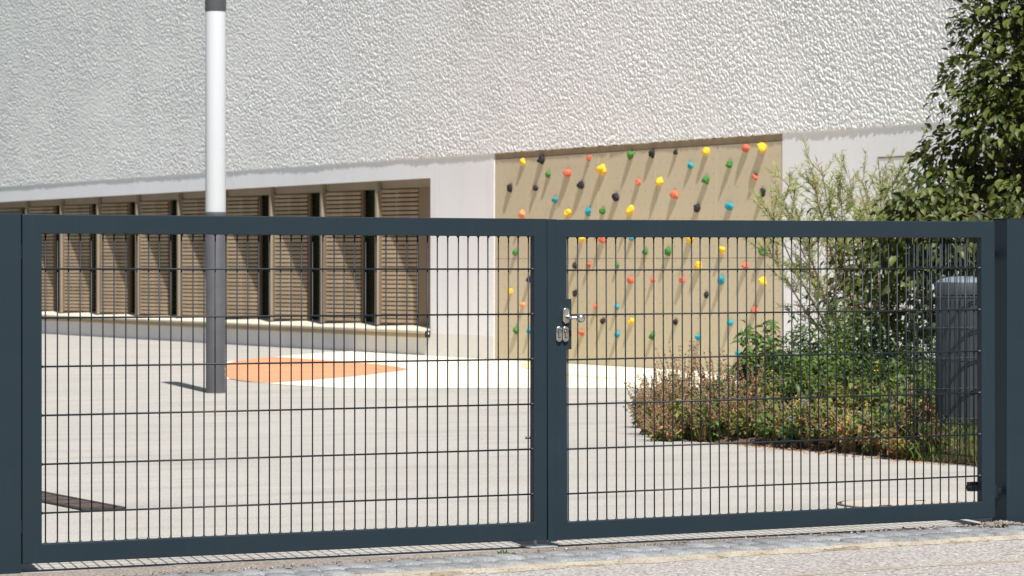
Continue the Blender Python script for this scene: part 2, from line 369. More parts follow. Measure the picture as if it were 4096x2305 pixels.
# yard details: drain, two covers
dr = empty('drain_channel', (-1.0, 4.2, 0), 'rusty iron drain channel set into the pale yard behind the gate', 'drain')
q = MB(); q.box((-1.085, 2.95, .003), (-.905, 7.5, .007)); q.build('channel_floor', M['rust'], dr)
for x0 in (-1.115, -.905):
    q = MB(); q.box((x0, 2.93, .002), (x0+.03, 7.5, .012)); q.build('edge_rail', M['bitumen'], dr)
q = MB(); q.box((-1.085, 2.93, .002), (-.905, 2.955, .012)); q.build('end_plate', M['bitumen'], dr)
for k in range(16):
    y = 3.05+k*.28
    q = MB(); q.box((-1.08, y, .0075), (-.91, y+.235, .0105)); q.build('grate_panel', M['rust'], dr, bevel=.001)
def cover(name, c, r_, label):
    e = empty(name, (c[0], c[1], 0), label, 'manhole')
    q = MB(); q.lathe((c[0], c[1], .003), [(r_+.020, 0), (r_+.018, .003), (r_+.002, .003), (r_+.001, 0)], 56); q.build('ring', M['rust'], e)
    q = MB(); q.lathe((c[0], c[1], .003), [(r_-.004, 0), (r_-.008, .005), (.01, .006)], 56); q.build('lid', M['cover'], e)
    for k in range(2):
        a = k*math.pi+.5; q = MB(); q.box((c[0]+.6*r_*math.cos(a)-.03, c[1]+.6*r_*math.sin(a)-.012, .0085), (c[0]+.6*r_*math.cos(a)+.03, c[1]+.6*r_*math.sin(a)+.012, .0105)); q.build('lift_slot', M['black'], e)
cover('manhole_cover', (2.86, 1.33), .33, 'round concrete cover in the yard behind the gate leaf with the knob')
cover('manhole_cover', (-1.28, .86), .42, 'round concrete cover in the yard behind the gate leaf without a handle')

# ------------------------------------------------------------------ school building
B = empty('school_building', (WALLX, 26, 0), 'pale school building with rough cast wall, smooth base and slatted window band', 'building')
X0 = WALLX; STZ = 2.775; LINZ = 2.495; JY = 26.66
# relief of the rough cast: real displaced surface
_cx, _cy, _ch = rng.random((256, 256)), rng.random((256, 256)), rng.random((256, 256))
def pellets(x, y, rad):
    """rounded grains: one per lattice cell, domes of random height"""
    xi = np.floor(x).astype(int); yi = np.floor(y).astype(int); best = np.zeros_like(x)
    for i in (-1, 0, 1):
        for j in (-1, 0, 1):
            ii = (xi+i) & 255; jj = (yi+j) & 255
            d2 = (xi+i+_cx[ii, jj]-x)**2+(yi+j+_cy[ii, jj]-y)**2
            best = np.maximum(best, np.sqrt(np.clip(1-d2/rad**2, 0, 1))*(.45+.55*_ch[ii, jj]))
    return best
def relief(y, z):
    a = (y+z)*.7071; b = (y-z)*.7071                      # grains lean: long axis falls away from the far end
    a2 = a+.03*vnoise(y*6.1+3, z*6.1+9); b2 = b+.03*vnoise(y*7.3+71, z*7.3+17)
    h = pellets(a2/.052+5, b2/.027+50, .62)+.30*pellets(y/.021+9, z/.019+77, .6)+.12*(vnoise(y/.013+9, z/.013+31)-.5)
    big = vnoise(y/.6+4, z/.6+8); big2 = vnoise(y/1.9+40, z/1.3+18)
    return .0115*h*(.50+.60*big+.45*big2)
def stucco(y0, y1, dy, z1, dz, edge):
    ys = np.arange(y0, y1+dy*.5, dy); zs = np.arange(STZ, z1+dz*.5, dz)
    Y, Z = np.meshgrid(ys, zs, indexing='ij'); H = relief(Y, Z)
    Z = Z.copy(); Z[:, 0] += (vnoise(ys/.03+3, ys*0+7)-.5)*.014
    V = np.stack([X0-.004-H, Y, Z], -1); ny, nz = Y.shape
    idx = np.arange(ny*nz).reshape(ny, nz)
    Fq = np.stack([idx[:-1, :-1], idx[:-1, 1:], idx[1:, 1:], idx[1:, :-1]], -1).reshape(-1, 4)
    V = V.reshape(-1, 3)
    sk = np.stack([np.full(ny, X0+.02), ys, Z[:, 0]+.004], -1); b = len(V)
    V = np.concatenate([V, sk]); ks = np.arange(ny)
    Fs = np.stack([idx[:-1, 0], idx[1:, 0], b+ks[1:], b+ks[:-1]], -1)
    o = obj('rough_cast', V, np.concatenate([Fq, Fs]), M['stucco'], B, smooth=True); return o
stucco(12.4, 24.0, .0092, 5.1, .0066, 1)
stucco(24.0, 34.0, .0142, 6.0, .0092, 1)
stucco(34.0, 46.6, .022, 7.1, .0125, 1)
q = MB(); q.box((X0, -6, STZ+.004), (X0+.4, 12.4, 9)); q.box((X0, 12.4, 5.1), (X0+.4, 24, 9)); q.box((X0, 24, 6.0), (X0+.4, 34, 9)); q.box((X0, 34, 7.1), (X0+.4, 46.6, 9)); q.box((X0, 46.6, STZ+.004), (X0+.4, 80, 9))
q.box((X0+.03, 12.4, STZ+.02), (X0+.4, 24, 5.1)); q.box((X0+.03, 24, STZ+.02), (X0+.4, 34, 6.0)); q.box((X0+.03, 34, STZ+.02), (X0+.4, 46.6, 7.1))
q.build('upper_wall', M['stucco'], B)
box('roof_slab', (X0-.05, -6.1, 9.0), (X0+14, 80.1, 9.3), M['plaster'], B)
CY0, CY1, CZ = 17.65, 24.74, 2.69
box('smooth_wall', (X0, -6, .32), (X0+.3, CY0, STZ+.003), M['plaster'], B)
box('smooth_wall', (X0, CY1, .32), (X0+.3, JY, STZ+.003), M['plaster'], B)
box('window_lintel', (X0, JY, LINZ), (X0+.42, 80, STZ+.003), M['plaster'], B)
box('plinth', (X0-.003, -6, -.1), (X0+.3, CY0, .32), M['plinth'], B)
box('plinth', (X0-.003, CY1, -.1), (X0+.3, JY, .32), M['plinth'], B)
box('plinth', (X0-.003, JY, -.1), (X0+.3, 80, .30), M['plinth'], B)
box('back_wall', (X0+.05, CY0, -.1), (X0+.3, CY1, STZ), M['batten'], B)
box('wall_slot', (X0-.004, 13.3, 2.428), (X0+.003, 15.75, 2.446), M['shadeframe'], B)
# window band
q = MB(); q.box((X0+.372, JY, .3), (X0+.42, 80, LINZ+.1)); q.build('recess_wall', M['frame'], B)
q = MB(); q.box((X0+.10, JY+.02, 2.385), (X0+.370, 80, LINZ-.002)); q.build('head_board', M['frame'], B, bevel=.004)
prof = [(X0+.370, .430), (X0-.05, .372), (X0-.078, .362), (X0-.088, .345), (X0-.085, .325), (X0-.07, .312), (X0+.370, .312)]
V = [(x, JY+.03, z) for x, z in prof]+[(x, 80, z) for x, z in prof]; k = len(prof)
obj('sill', V, [tuple(range(k)), tuple(range(2*k-1, k-1, -1))]+[(i, k+i, k+(i+1) % k, (i+1) % k) for i in range(k)], M['sill'], B)
q = MB(); q.box((X0-.055, JY+.04, .252), (X0+.1, 80, .311)); q.build('sill_moulding', M['sill2'], B, bevel=.008)
posts = [28.49+1.926*i for i in range(12)]
SD0, SD1, SLEN = .050, .240, .90
sang = math.atan2(SD1-SD0, SLEN)
pr0 = random.Random(4)
def slat_mesh():
    q = MB(); n = 1
    bm = bmesh.new(); bmesh.ops.create_cube(bm, size=1)
    for v in bm.verts:
        v.co = Vector((v.co.x*.022, v.co.y*(SLEN-.05), v.co.z*.044))
    me_ = bpy.data.meshes.new('slat')
    bmesh.ops.bevel(bm, geom=list(bm.edges), offset=.003, segments=1, affect='EDGES'); bm.to_mesh(me_); bm.free(); me_.materials.append(M['slat']); return me_
slat_me = slat_mesh()
for i, py in enumerate(posts):
    q = MB(); q.box((X0+.025, py-.03, .405), (X0+.10, py+.035, LINZ-.012)); q.build('window_post', M['frame'], B, bevel=.004)
    if i: 
        q = MB(); q.box((X0+.352, posts[i-1]+.04, .42), (X0+.366, py-.04, 2.38)); pn = q.build('window_pane', M['glass'], B)
    # shutter: starts at the post and turns into the recess towards the near end
    sc_ = Vector((X0+SD0+.03, py-.035, .43)); H = 1.955
    q = MB(); L0 = Vector((0, 0, 0))
    R = Matrix.Rotation(sang, 4, 'Z')
    # local: y runs towards -Y along the shutter
    def lb(a, b): q.box(a, b)
    lb((-.016, -.045, 0), (.030, 0, H)); 
    lb((.012, -SLEN+.0, 0), (.034, -.045, .03)); lb((.012, -SLEN, H-.03), (.034, -.045, H))
    q.box((.010, -SLEN-.03, 0), (.06, -SLEN, H))
    me_ = bpy.data.meshes.new('shutter'); bm = bmesh.new()
    vv = [bm.verts.new(v) for v in q.V]
    for f in q.F: bm.faces.new([vv[t] for t in f])
    bm.to_mesh(me_); bm.free(); me_.materials.append(M['shadeframe'])
    sh = link('shutter', me_, B, tuple(sc_-Vector(B.location))); sh.rotation_euler = (0, 0, sang)
    ns = 31
    if i < 9:
        for s_ in range(ns):
            o = link('slat', slat_me, sh, (.0, -.045-(SLEN-.05)/2, .035+.0625*s_)); o.rotation_euler = (0, .04+pr0.uniform(-.012, .012), 0)
    else:
        q = MB()
        for s_ in range(ns):
            q.box((-.011, -SLEN+.005, .035+.0625*s_-.021), (.011, -.045, .035+.0625*s_+.021))
        me_ = bpy.data.meshes.new('slats'); me_.from_pydata(q.V, [], q.F); me_.materials.append(M['slat'])
        tag(link('slats', me_, sh), kind='stuff')
q = MB(); q.box((X0+.352, JY+.9, .42), (X0+.366, posts[0]-.04, 2.38)); q.build('window_pane', M['glass'], B)
box('shade_toned_panel', (X0+.24, JY-.0, .40), (X0+.368, JY+.86, LINZ-.004), M['shadeframe'], B)  # darker brown holds the shade of the recess end
q = MB(); q.box((X0-.075, JY-.005, .262), (X0-.002, JY+.028, .352)); ob = q.build('wall_outlet', M['black'], B, bevel=.006)
q = MB(); q.lathe((X0-.04, JY-.012, .315), [(.012, 0), (.018, .004), (.018, .008)], 12, 'y'); q.build('outlet_cap', M['tube'], ob)

# ------------------------------------------------------------------ climbing wall
CX = X0+.007
CW = empty('climbing_wall', (CX, 21.2, 0), 'sand coloured climbing wall panel set with coloured holds in the smooth school wall', 'climbing wall')
ys = [CY0+(CY1-CY0)*k/5 for k in range(6)]
for k in range(5):
    for (z0, z1) in ((-.02, 1.350), (1.357, CZ)):
        box('panel', (CX+rp.uniform(-.0012, .0012), ys[k]+.004, z0), (CX+.04, ys[k+1]-.004, z1), M['climb'], CW, bevel=.002)
box('top_batten', (CX+.006, CY0+.004, CZ+.006), (CX+.05, CY1-.004, STZ-.004), M['batten'], CW)
q = MB(); q.box((CX+.02, CY0, -.02), (CX+.045, CY1, CZ)); q.build('joint_backing', M['batten'], CW)
V = []; Fc = []
for iy in range(40):
    for iz in range(15):
        y = CY0+.09+iy*.1765; z = .115+iz*.1725
        if abs(z-1.353) < .03: continue
        b = len(V); V += [(CX-.0022, y+.0062*math.cos(a*math.pi/3), z+.0062*math.sin(a*math.pi/3)) for a in range(6)]; Fc.append(tuple(range(b, b+6)))
        if rp.random() < .45 and iz < 14:
            y += .088; z += .086; b = len(V)
            if abs(z-1.353) > .03: V += [(CX-.0022, y+.0045*math.cos(a*math.pi/3), z+.0045*math.sin(a*math.pi/3)) for a in range(6)]; Fc.append(tuple(range(b, b+6)))
tag(obj('bolt_holes', V, Fc, M['tnut'], CW), kind='stuff')
holds = '''y2089,647,1 k2164,640,1.3 g2191,698,.9 r2269,693,1.25 r2353,631,.9 y2408,680,1.3 k2037,754,1.15 k2140,753,.95 k2323,739,1.25 b2219,801,.95 k2463,791,1.3
o2087,857,1.2 y2271,852,1.1 b2351,847,1.2 g2409,845,1.05 g2520,621,1.15 k2606,614,1.2 k2700,611,.8 y2823,605,1.05 b2760,663,.9 r2551,729,.95 y2637,725,1.15 g2822,719,1.2
r2697,779,1.25 y2520,843,1.2 k2788,834,1.2 g2916,657,1.1 r2981,592,1.05 y3048,588,1.25 r3017,707,.85 k3049,769,1.0 b2916,827,1.1 y2326,954,.95 r2409,957,1.05 b2523,953,.8
g2579,1006,.95 g2669,1006,1.1 y2758,955,1.1 k2297,1063,.9 r2353,1061,.8 g2467,1061,.75 y2791,1063,1.05 r2522,1120,.95 r2610,1119,.9 r2727,1120,1.0 k2299,1172,.9
r2381,1227,.8 b2465,1227,.9 k2410,1283,.8 y2524,1286,.9 k2699,1288,.9 y2885,1003,.9 g3048,1006,1.15 r2980,1064,1.0 b2883,1123,1.05 y3050,1123,1.05 k2823,1179,.85
r3016,1240,1.0 b2919,1291,1.0 r2325,1332,1.0 b2466,1339,.9 g2607,1344,1.05 b2791,1351,.95 g3082,1361,.85 b2948,1414,.9 g2059,1011,1.0 k2115,1118,.9 y2040,1166,.95
o2089,1219,.85 g2063,1322,.95 b2116,1323,.95'''.split()
CN = dict(y='yellow', k='black', g='green', r='red', o='orange', b='blue')
def hold_mesh(seed, kind, m):
    rr = random.Random(seed); bm = bmesh.new(); bmesh.ops.create_icosphere(bm, subdivisions=3, radius=1)
    ph = [Vector((rr.uniform(-9, 9), rr.uniform(-9, 9), rr.uniform(-9, 9))) for _ in range(3)]
    from mathutils import noise as mn
    lobes = [Vector((-.5, rr.uniform(-.8, .8), rr.uniform(-.9, .9))).normalized() for _ in range(3)] if kind else []
    pits = [Vector((-.7, rr.uniform(-.6, .6), rr.uniform(-.5, .6))).normalized() for _ in range(2)]
    for v in bm.verts:
        d = v.co.normalized(); s_ = 1+.38*mn.noise(d*1.2+ph[0])+.26*mn.noise(d*2.4+ph[1])
        for L_ in lobes: s_ += .38*max(0, d.dot(L_)-.55)
        for L_ in pits: s_ -= .55*max(0, d.dot(L_)-.80) if kind else .25*max(0, d.dot(L_)-.8)
        p = d*s_
        v.co = Vector((p.x*.040 if p.x < 0 else p.x*.006, p.y*.060, p.z*.050*(1.0 if p.z < 0 else .95)))
    for f in bm.faces: f.smooth = True
    me_ = bpy.data.meshes.new('climbing_hold'); bm.to_mesh(me_); bm.free(); me_.materials.append(m); return me_
for i, h in enumerate(holds):
    c = CN[h[0]]; a = h[1:].split(','); s_ = float(a[2])
    p = on_wall(float(a[0]), float(a[1]), CX-.018)
    me_ = hold_mesh(500+i, (i % 3 == 0) or c == 'yellow', M['hold_'+c])
    o = link('climbing_hold', me_, CW, tuple(Vector((CX-.0, p.y, p.z))-Vector(CW.location)))
    k = s_*.86; o.scale = (k*1.4, k*rp.uniform(.9, 1.1), k*rp.uniform(.92, 1.08)); o.rotation_euler = (rp.uniform(-.6, .6), 0, 0)
    o['label'] = c+' resin climbing hold'
    q = MB(); bp = o.location+Vector(CW.location)

# ------------------------------------------------------------------ lamp post
lb_ = Vector((5.172, 16.32, 0))
LP = empty('lamp_post', lb_, 'tall round lamp post with white opal light tube standing in the yard', 'lamp post')
q = MB(); q.lathe(lb_, [(.097, -.02), (.097, 1.74), (.094, 1.745)], 40); q.build('pole', M['pole'], LP, smooth=True)
q = MB(); q.lathe(lb_, [(.102, 1.745), (.104, 1.75), (.104, 1.785), (.102, 1.79)], 40); q.build('tube_collar', M['pole'], LP, smooth=True)
q = MB(); q.lathe(lb_, [(.100, 1.79), (.1015, 1.80), (.1015, 3.765), (.100, 3.775)], 48); q.build('light_tube', M['tube'], LP, smooth=True)
q = MB(); q.lathe(lb_, [(.104, 3.775), (.105, 3.78), (.105, 4.45), (.100, 4.47), (.02, 4.48)], 40); q.build('lamp_cap', M['pole'], LP, smooth=True)

# ------------------------------------------------------------------ gate
def cyl_mesh(name, L, r_, axis, m, n=10):
    q = MB()
    if axis == 'z': q.tube([(0, 0, 0), (0, 0, L)], r_, n)
    else: q.tube([(0, 0, 0), (L, 0, 0)], r_, n)
    me_ = bpy.data.meshes.new(name); me_.from_pydata(q.V, [], q.F); me_.materials.append(m)
    me_.polygons.foreach_set('use_smooth', [len(p.vertices) == 4 for p in me_.polygons]); return me_
def leaf(name, x0, x1, z0, z1, stl, str_, label, wx0, wx1):
    G = empty(name, (x0 if x0 < -1 else x1, .02, 0), label, 'gate')
    rl = .079; D = .04
    xa, xb, za, zc = x0+stl, x1-str_, z0+rl, z1-rl
    O_ = [(x0, z0), (x1, z0), (x1, z1), (x0, z1)]; I_ = [(xa, za), (xb, za), (xb, zc), (xa, zc)]
    q = MB(); V_ = [(x, 0, z) for x, z in O_+I_]+[(x, D, z) for x, z in O_+I_]; Fq_ = []
    for k in range(4):
        j = (k+1) % 4; Fq_ += [(k, j, 4+j, 4+k), (8+k, 12+k, 12+j, 8+j), (k, 8+k, 8+j, j), (4+k, 4+j, 12+j, 12+k)]
    q.add(V_, Fq_); q.build('frame', M['paint'], G, .0030, 2)
    zb, zt = z0+rl, z1-rl
    vm = cyl_mesh('vertical_rod', zt-zb+.02, .0032, 'z', M['wire'], 8); hm = cyl_mesh('horizontal_rod', x1-str_-x0-stl+.016, .0040, 'x', M['wire'], 10)
    o_ = Vector(G.location); nvr = int(round((wx1-wx0)/.0495)); 
    for k in range(nvr+1):
        x = wx0+(wx1-wx0)*k/nvr
        o = link('vertical_rod', vm, G, (x-o_.x+rp.uniform(-.0012, .0012), .023-o_.y, zb-.01)); o.rotation_euler = (0, rp.uniform(-.0012, .0012), 0)
    for k in range(6):
        link('horizontal_rod', hm, G, (x0+stl-.008-o_.x, .0165-o_.y, z0+.204+.2*k))
    # weld beads where rods meet the rails
    wb = MB()
    for k in range(nvr+1):
        x = wx0+(wx1-wx0)*k/nvr
        wb.lathe((x, .023, zb), [(.0075, -.001), (.0062, .003), (.0035, .008)], 8); wb.lathe((x, .023, zt), [(.0035, -.008), (.0062, -.003), (.0075, .001)], 8)
    for k in range(6):
        for xx, sg in ((x0+stl, 1), (x1-str_, -1)):
            zz = z0+.204+.2*k; b = []
            wb.tube([(xx, .0165, zz), (xx+sg*.004, .0165, zz), (xx+sg*.010, .0165, zz)], [.0095, .0075, .0042], 8)
    tag(wb.build('weld_beads', M['wire'], G, smooth=True), kind='stuff')
    return G
GL = leaf('gate_leaf', -2.441, -.0035, .037, 1.465, .083, .066, 'anthracite mesh gate leaf without a handle, with a drop bolt at its foot', -2.335, -.088)
GR = leaf('gate_leaf', .0035, 2.460, .042, 1.472, .098, .079, 'anthracite mesh gate leaf with steel knob and two lock cylinders', .118, 2.352)
# stop strip down the meeting stile of the leaf with the knob
box('stop_strip', (.0, -.004, .038), (.046, -.0004, 1.4735), M['paint'], GR, .001)
lk = box('lock_case', (.090, -.0015, .893), (.1235, .0385, 1.118), M['paint'], GR, .0012)
def oval(q, cx, y0, y1, cz, w_, h_, n=20, inset=.003):
    def ring(s_, y): 
        P = []
        for k in range(n):
            a = 2*math.pi*k/n; x = math.cos(a)*w_/2*s_; z = math.sin(a)*w_/2*s_+(math.copysign((h_-w_)/2, math.sin(a)) if abs(math.sin(a)) > 1e-6 else 0)
            P.append((cx+x, y, cz+z))
        return P
    R_ = [ring(1, y1), ring(1, y0+inset), ring(1-2*inset/w_, y0)]; V = sum(R_, []); Fc = []
    for i in range(2):
        for k in range(n): Fc.append((i*n+k, i*n+(k+1) % n, (i+1)*n+(k+1) % n, (i+1)*n+k))
    Fc.append(tuple(2*n+k for k in range(n))); q.add(V, Fc)
q = MB(); oval(q, .090, -.0175, -.0016, 1.044, .034, .070); rose = q.build('handle_rose', M['steel'], GR, smooth=True)
hx, hy, hz = .091, -.020, 1.036
q = MB(); q.tube([(hx, -.012, hz), (hx+.001, -.030, hz), (hx+.006, -.042, hz-.001), (hx+.018, -.050, hz-.002), (hx+.038, -.056, hz-.003)], [.0085, .0085, .0082, .0078, .0072], 16)
kn = q.build('knob_neck', M['steel'], rose, smooth=True)
bm = bmesh.new(); bmesh.ops.create_uvsphere(bm, u_segments=32, v_segments=20, radius=.0205)
for f in bm.faces: f.smooth = True
me_ = bpy.data.meshes.new('knob'); bm.to_mesh(me_); bm.free(); me_.materials.append(M['steel'])
o = link('knob', me_, rose, tuple(Vector((hx+.046, -.060, hz-.004))-wloc(rose)))
for cxk in (.0555, .0885):
    q = MB(); oval(q, cxk, -.0145, -.0042 if cxk < .07 else -.0016, .962, .031, .070); es = q.build('lock_escutcheon', M['steel'], GR, smooth=True)
    q = MB(); q.lathe((cxk, -.0175, .973), [(.0075, 0), (.0082, .001), (.0082, .005)], 20, 'y'); q.box((cxk-.0042, -.0172, .948), (cxk+.0042, -.013, .970)); cy = q.build('lock_cylinder', M['steel'], es, smooth=True)
    q = MB(); q.lathe((cxk, -.0152, .973), [(.0112, 0), (.0112, .0012)], 20, 'y'); q.box((cxk-.0062, -.0152, .945), (cxk+.0062, -.0142, .970)); q.build('cylinder_recess', M['black'], es)
    q = MB(); q.box((cxk-.0014, -.0182, .967), (cxk+.0014, -.0174, .979)); q.build('keyway', M['black'], es)
GR.rotation_euler = (0, -.0042, 0); 
# drop bolt of the other leaf
q = MB(); q.tube([(-.036, .052, .004), (-.036, .052, .62)], .0075, 12); db = q.build('drop_bolt', M['zinc'], GL, smooth=True)
q = MB(); q.box((-.052, .0405, .07), (-.020, .062, .10)); q.box((-.052, .0405, .36), (-.020, .062, .39)); q.build('bolt_guide', M['paint'], GL, .002)
q = MB(); q.tube([(-.036, .052, .49), (-.085, .056, .49)], .006, 10); q.build('bolt_lever', M['zinc'], db, smooth=True)
q = MB(); q.box((-.10, -.03, .0045), (.035, .09, .0095)); o = q.build('bolt_plate', M['zinc'], None, .0015); tag(o, 'small galvanised floor plate that catches the drop bolt between the gate leaves', 'floor plate')
# hinges
def hinge(G, xa, xb, z, y0):
    q = MB(); q.box((min(xa, xb), y0, z-.014), (max(xa, xb), y0+.022, z+.014)); h_ = q.build('hinge', M['wire'], G, .002)
    q = MB(); q.tube([((xa+xb)/2, y0+.011, z-.028), ((xa+xb)/2, y0+.011, z+.028)], .016, 14); q.build('hinge_pin', M['wire'], h_, smooth=True)
for z in (.19, 1.31): hinge(GL, -2.4465, -2.4415, z, .012)
hinge(GR, 2.4605, 2.5265, .165, .035); hinge(GR, 2.4605, 2.5265, 1.31, .094)
# posts
def post(x0, x1, z1, label):
    P_ = empty('gate_post', ((x0+x1)/2, .06, 0), label, 'gate post')
    box('post_shaft', (x0, -.002, -.06), (x1, .118, z1-.004), M['paint'], P_, .004, 2)
    box('post_cap', (x0-.001, -.003, z1-.004), (x1+.001, .119, z1), M['paint'], P_, .0015)
    return P_
post(-2.575, -2.447, 1.473, 'square anthracite steel gate post carrying the leaf without a handle')
post(2.527, 2.655, 1.487, 'square anthracite steel gate post carrying the leaf with the knob')
# latch block behind the hinge side of the leaf with the knob
q = MB(); q.box((2.345, .042, .17), (2.40, .075, .215)); q.tube([(2.335, .055, .19), (2.385, .055, .19)], .014, 12); q.build('gate_stop', M['wire'], GR, .002)
# broken asphalt heaped round the post foot
def rubble(cx, cy, n_, sx, sy, seed, label):
    rr = random.Random(seed); q = MB()
    for k in range(n_):
        x = cx+rr.gauss(0, sx); y = cy+rr.gauss(0, sy); s_ = rr.uniform(.004, .010)
        M_ = Matrix.Translation((x, y, s_*.3+max(0, .02-abs(x-cx)*.1))) @ Matrix.Rotation(rr.uniform(0, 6), 4, Vector((rr.random(), rr.random(), rr.random()+.1)))
        q.box((-s_, -s_*.8, -s_*.6), (s_, s_*.8, s_*.6), M_)
    o = q.build('loose_gravel', M['apron'], None, .002); tag(o, label, 'gravel', kind='stuff')
rubble(2.46, -.04, 150, .07, .035, 5, 'loose asphalt crumbs heaped at the foot of the gate post')
rr = random.Random(9); q = MB()
for k in range(420):
    x = rr.uniform(-2.6, 3.0); y = strip_top(x)+rr.gauss(.02, .03); s_ = rr.uniform(.003, .008)
    q.box((-s_, -s_*.8, -s_*.6), (s_, s_*.8, s_*.6), Matrix.Translation((x, y, .005+s_*.3)) @ Matrix.Rotation(rr.uniform(0, 6), 4, Vector((rr.random(), rr.random(), rr.random()+.1))))
o = q.build('loose_gravel', M['apron']); tag(o, 'loose grit strewn along the upper edge of the granite setts', 'gravel', kind='stuff')

# ------------------------------------------------------------------ mesh fence behind the gate
FX, FY = 5.04, 4.36
def fence(name, a, b, label):
    a = Vector(a); b = Vector(b); L = (b-a).length; d = (b-a)/L; nrm = Vector((-d.y, d.x, 0)); e = empty(name, a, label, 'fence')
    vm = cyl_mesh('vertical_rod', 1.47, .0028, 'z', M['wire'], 8); n_ = int(L/.05)
    for k in range(n_+1): link('vertical_rod', vm, e, tuple(d*(.002+.05*k)+Vector((0, 0, .06))))
    hm = cyl_mesh('horizontal_rod', L, .0035, 'x', M['wire'], 8); ang = math.atan2(d.y, d.x)
    for k in range(8):
        for sg in (-1, 1):
            o = link('horizontal_rod', hm, e, tuple(nrm*.0065*sg+Vector((0, 0, .062+.1985*k)))); o.rotation_euler = (0, 0, ang)
    q = MB(); p = b-a; q.box((a.x+p.x-.03, a.y+p.y-.02, -.1), (a.x+p.x+.03, a.y+p.y+.02, 1.56)); q.build('fence_post', M['paint'], e, .003)
    return e
fence('mesh_fence', (FX, FY, 0), (FX, 2.2, 0), 'mesh fence panel running from the corner of the planting bed along the yard')
fence('mesh_fence', (FX+.012, FY, 0), (6.9, FY, 0), 'mesh fence panel standing across the bed in front of the round pillar')
# round pillar
pc = on_y(3847, 1110, 4.82); pr = .182
PL = empty('round_pillar', (pc.x, 4.82, 0), 'grey round pillar with domed metal cap behind the mesh fence', 'pillar')
q = MB(); q.lathe((pc.x, 4.82, 0), [(pr-.008, -.1), (pr-.008, 1.072)], 40); q.build('shaft', M['pillar'], PL, smooth=True)
q = MB(); q.lathe((pc.x, 4.82, 0), [(pr-.006, 1.06), (pr, 1.066), (pr, 1.145), (pr-.004, 1.150)], 40); q.build('cap_band', M['pillar'], PL, smooth=True)
q = MB(); q.lathe((pc.x, 4.82, 0), [(pr-.012, 1.150), (pr-.03, 1.166), (pr-.07, 1.180), (pr-.12, 1.187), (.01, 1.190)], 40); q.build('dome', M['cap'], PL, smooth=True)

# ------------------------------------------------------------------ plants
LEAFV = np.array([(0, 0, 0), (.30, .40, .07), (.30, -.40, .07), (.68, .34, .03), (.68, -.34, .03), (.34, 0, -.02), (.70, 0, -.10), (1, 0, -.30)])   # x along, y across, z up
LEAFF = np.array([(0, 2, 5), (0, 5, 1), (5, 2, 4), (5, 4, 6), (5, 6, 3), (5, 3, 1), (6, 4, 7), (6, 7, 3)])
def frames(D, Nn):
    D = D/np.linalg.norm(D, axis=1, keepdims=True); B_ = np.cross(Nn, D); B_ /= np.linalg.norm(B_, axis=1, keepdims=True)+1e-9
    return D, B_, np.cross(D, B_)
def leaves(P, D, Nn, L, W, V0=LEAFV, F0=LEAFF):
    D, B_, N_ = frames(np.asarray(D, float), np.asarray(Nn, float)); P = np.asarray(P, float)
    L = np.broadcast_to(L, len(P))[:, None, None]; W = np.broadcast_to(W, len(P))[:, None, None]
    V = P[:, None, :]+V0[None, :, 0:1]*L*D[:, None, :]+V0[None, :, 1:2]*W*B_[:, None, :]+V0[None, :, 2:3]*L*N_[:, None, :]
    k = len(V0); Fc = F0[None]+(np.arange(len(P))*k)[:, None, None]
    return V.reshape(-1, 3), Fc.reshape(-1, F0.shape[1])
BLADEV = np.array([(0, .5, 0), (0, -.5, 0), (.55, .45, .05), (.55, -.45, .05), (1, 0, -.05)]); BLADEF = np.array([(0, 1, 3), (0, 3, 2), (2, 3, 4)])
OCTV = np.array([(0, 0, 0), (.5, .5, 0), (.5, -.5, 0), (.5, 0, .5), (.5, 0, -.5), (1, 0, 0)]); OCTF = np.array([(0, 3, 1), (0, 1, 4), (0, 4, 2), (0, 2, 3), (5, 1, 3), (5, 4, 1), (5, 2, 4), (5, 3, 2)])
def unit(n_, up_=0.0):
    v = rng.normal(size=(n_, 3)); v[:, 2] += up_; return v/np.linalg.norm(v, axis=1, keepdims=True)

# --- broad-leaved tree by the fence
TB = Vector((8.55, 7.35, .12))
TR = empty('broadleaf_tree', TB, 'dark glossy broad-leaved small tree behind the round pillar', 'tree')
clumps = []
tr_ = random.Random(21)
def inside_w(z):        # crown half-width towards the yard by height, read from the outline
    pts = [(.75, 1.1), (1.0, 1.82), (1.70, 1.85), (1.95, 1.15), (2.3, .9), (2.55, .98), (2.75, .82), (3.3, .68), (3.9, .55), (4.6, .3)]
    for (a, wa), (b, wb_) in zip(pts, pts[1:]):
        if a <= z <= b: return wa+(wb_-wa)*(z-a)/(b-a)
    return .3
for k in range(205):
    z = tr_.uniform(.85, 4.5); a = tr_.uniform(0, 2*math.pi); w_ = inside_w(z)
    r_ = w_*tr_.uniform(.62, .93) if tr_.random() < .75 else w_*tr_.uniform(.1, .6)
    clumps.append((TB.x+r_*math.cos(a), TB.y+r_*math.sin(a)*.9, z, tr_.uniform(.16, .30)))
for k, (px, py) in enumerate(((3590, 830), (3650, 790), (3720, 735), (3575, 900), (3630, 950), (3700, 880), (3600, 1010), (3660, 1060), (3740, 1000), (3790, 900), (3640, 1110), (3720, 1110), (3770, 1060), (3830, 990), (3890, 1010), (3960, 950), (3860, 900), (3930, 860), (3800, 800), (3610, 860))):
    p = on_y(px, py, 6.9+.05*(k % 9)); clumps.append((p.x+.05, p.y, p.z, .20))
P = []; D = []; Nn = []
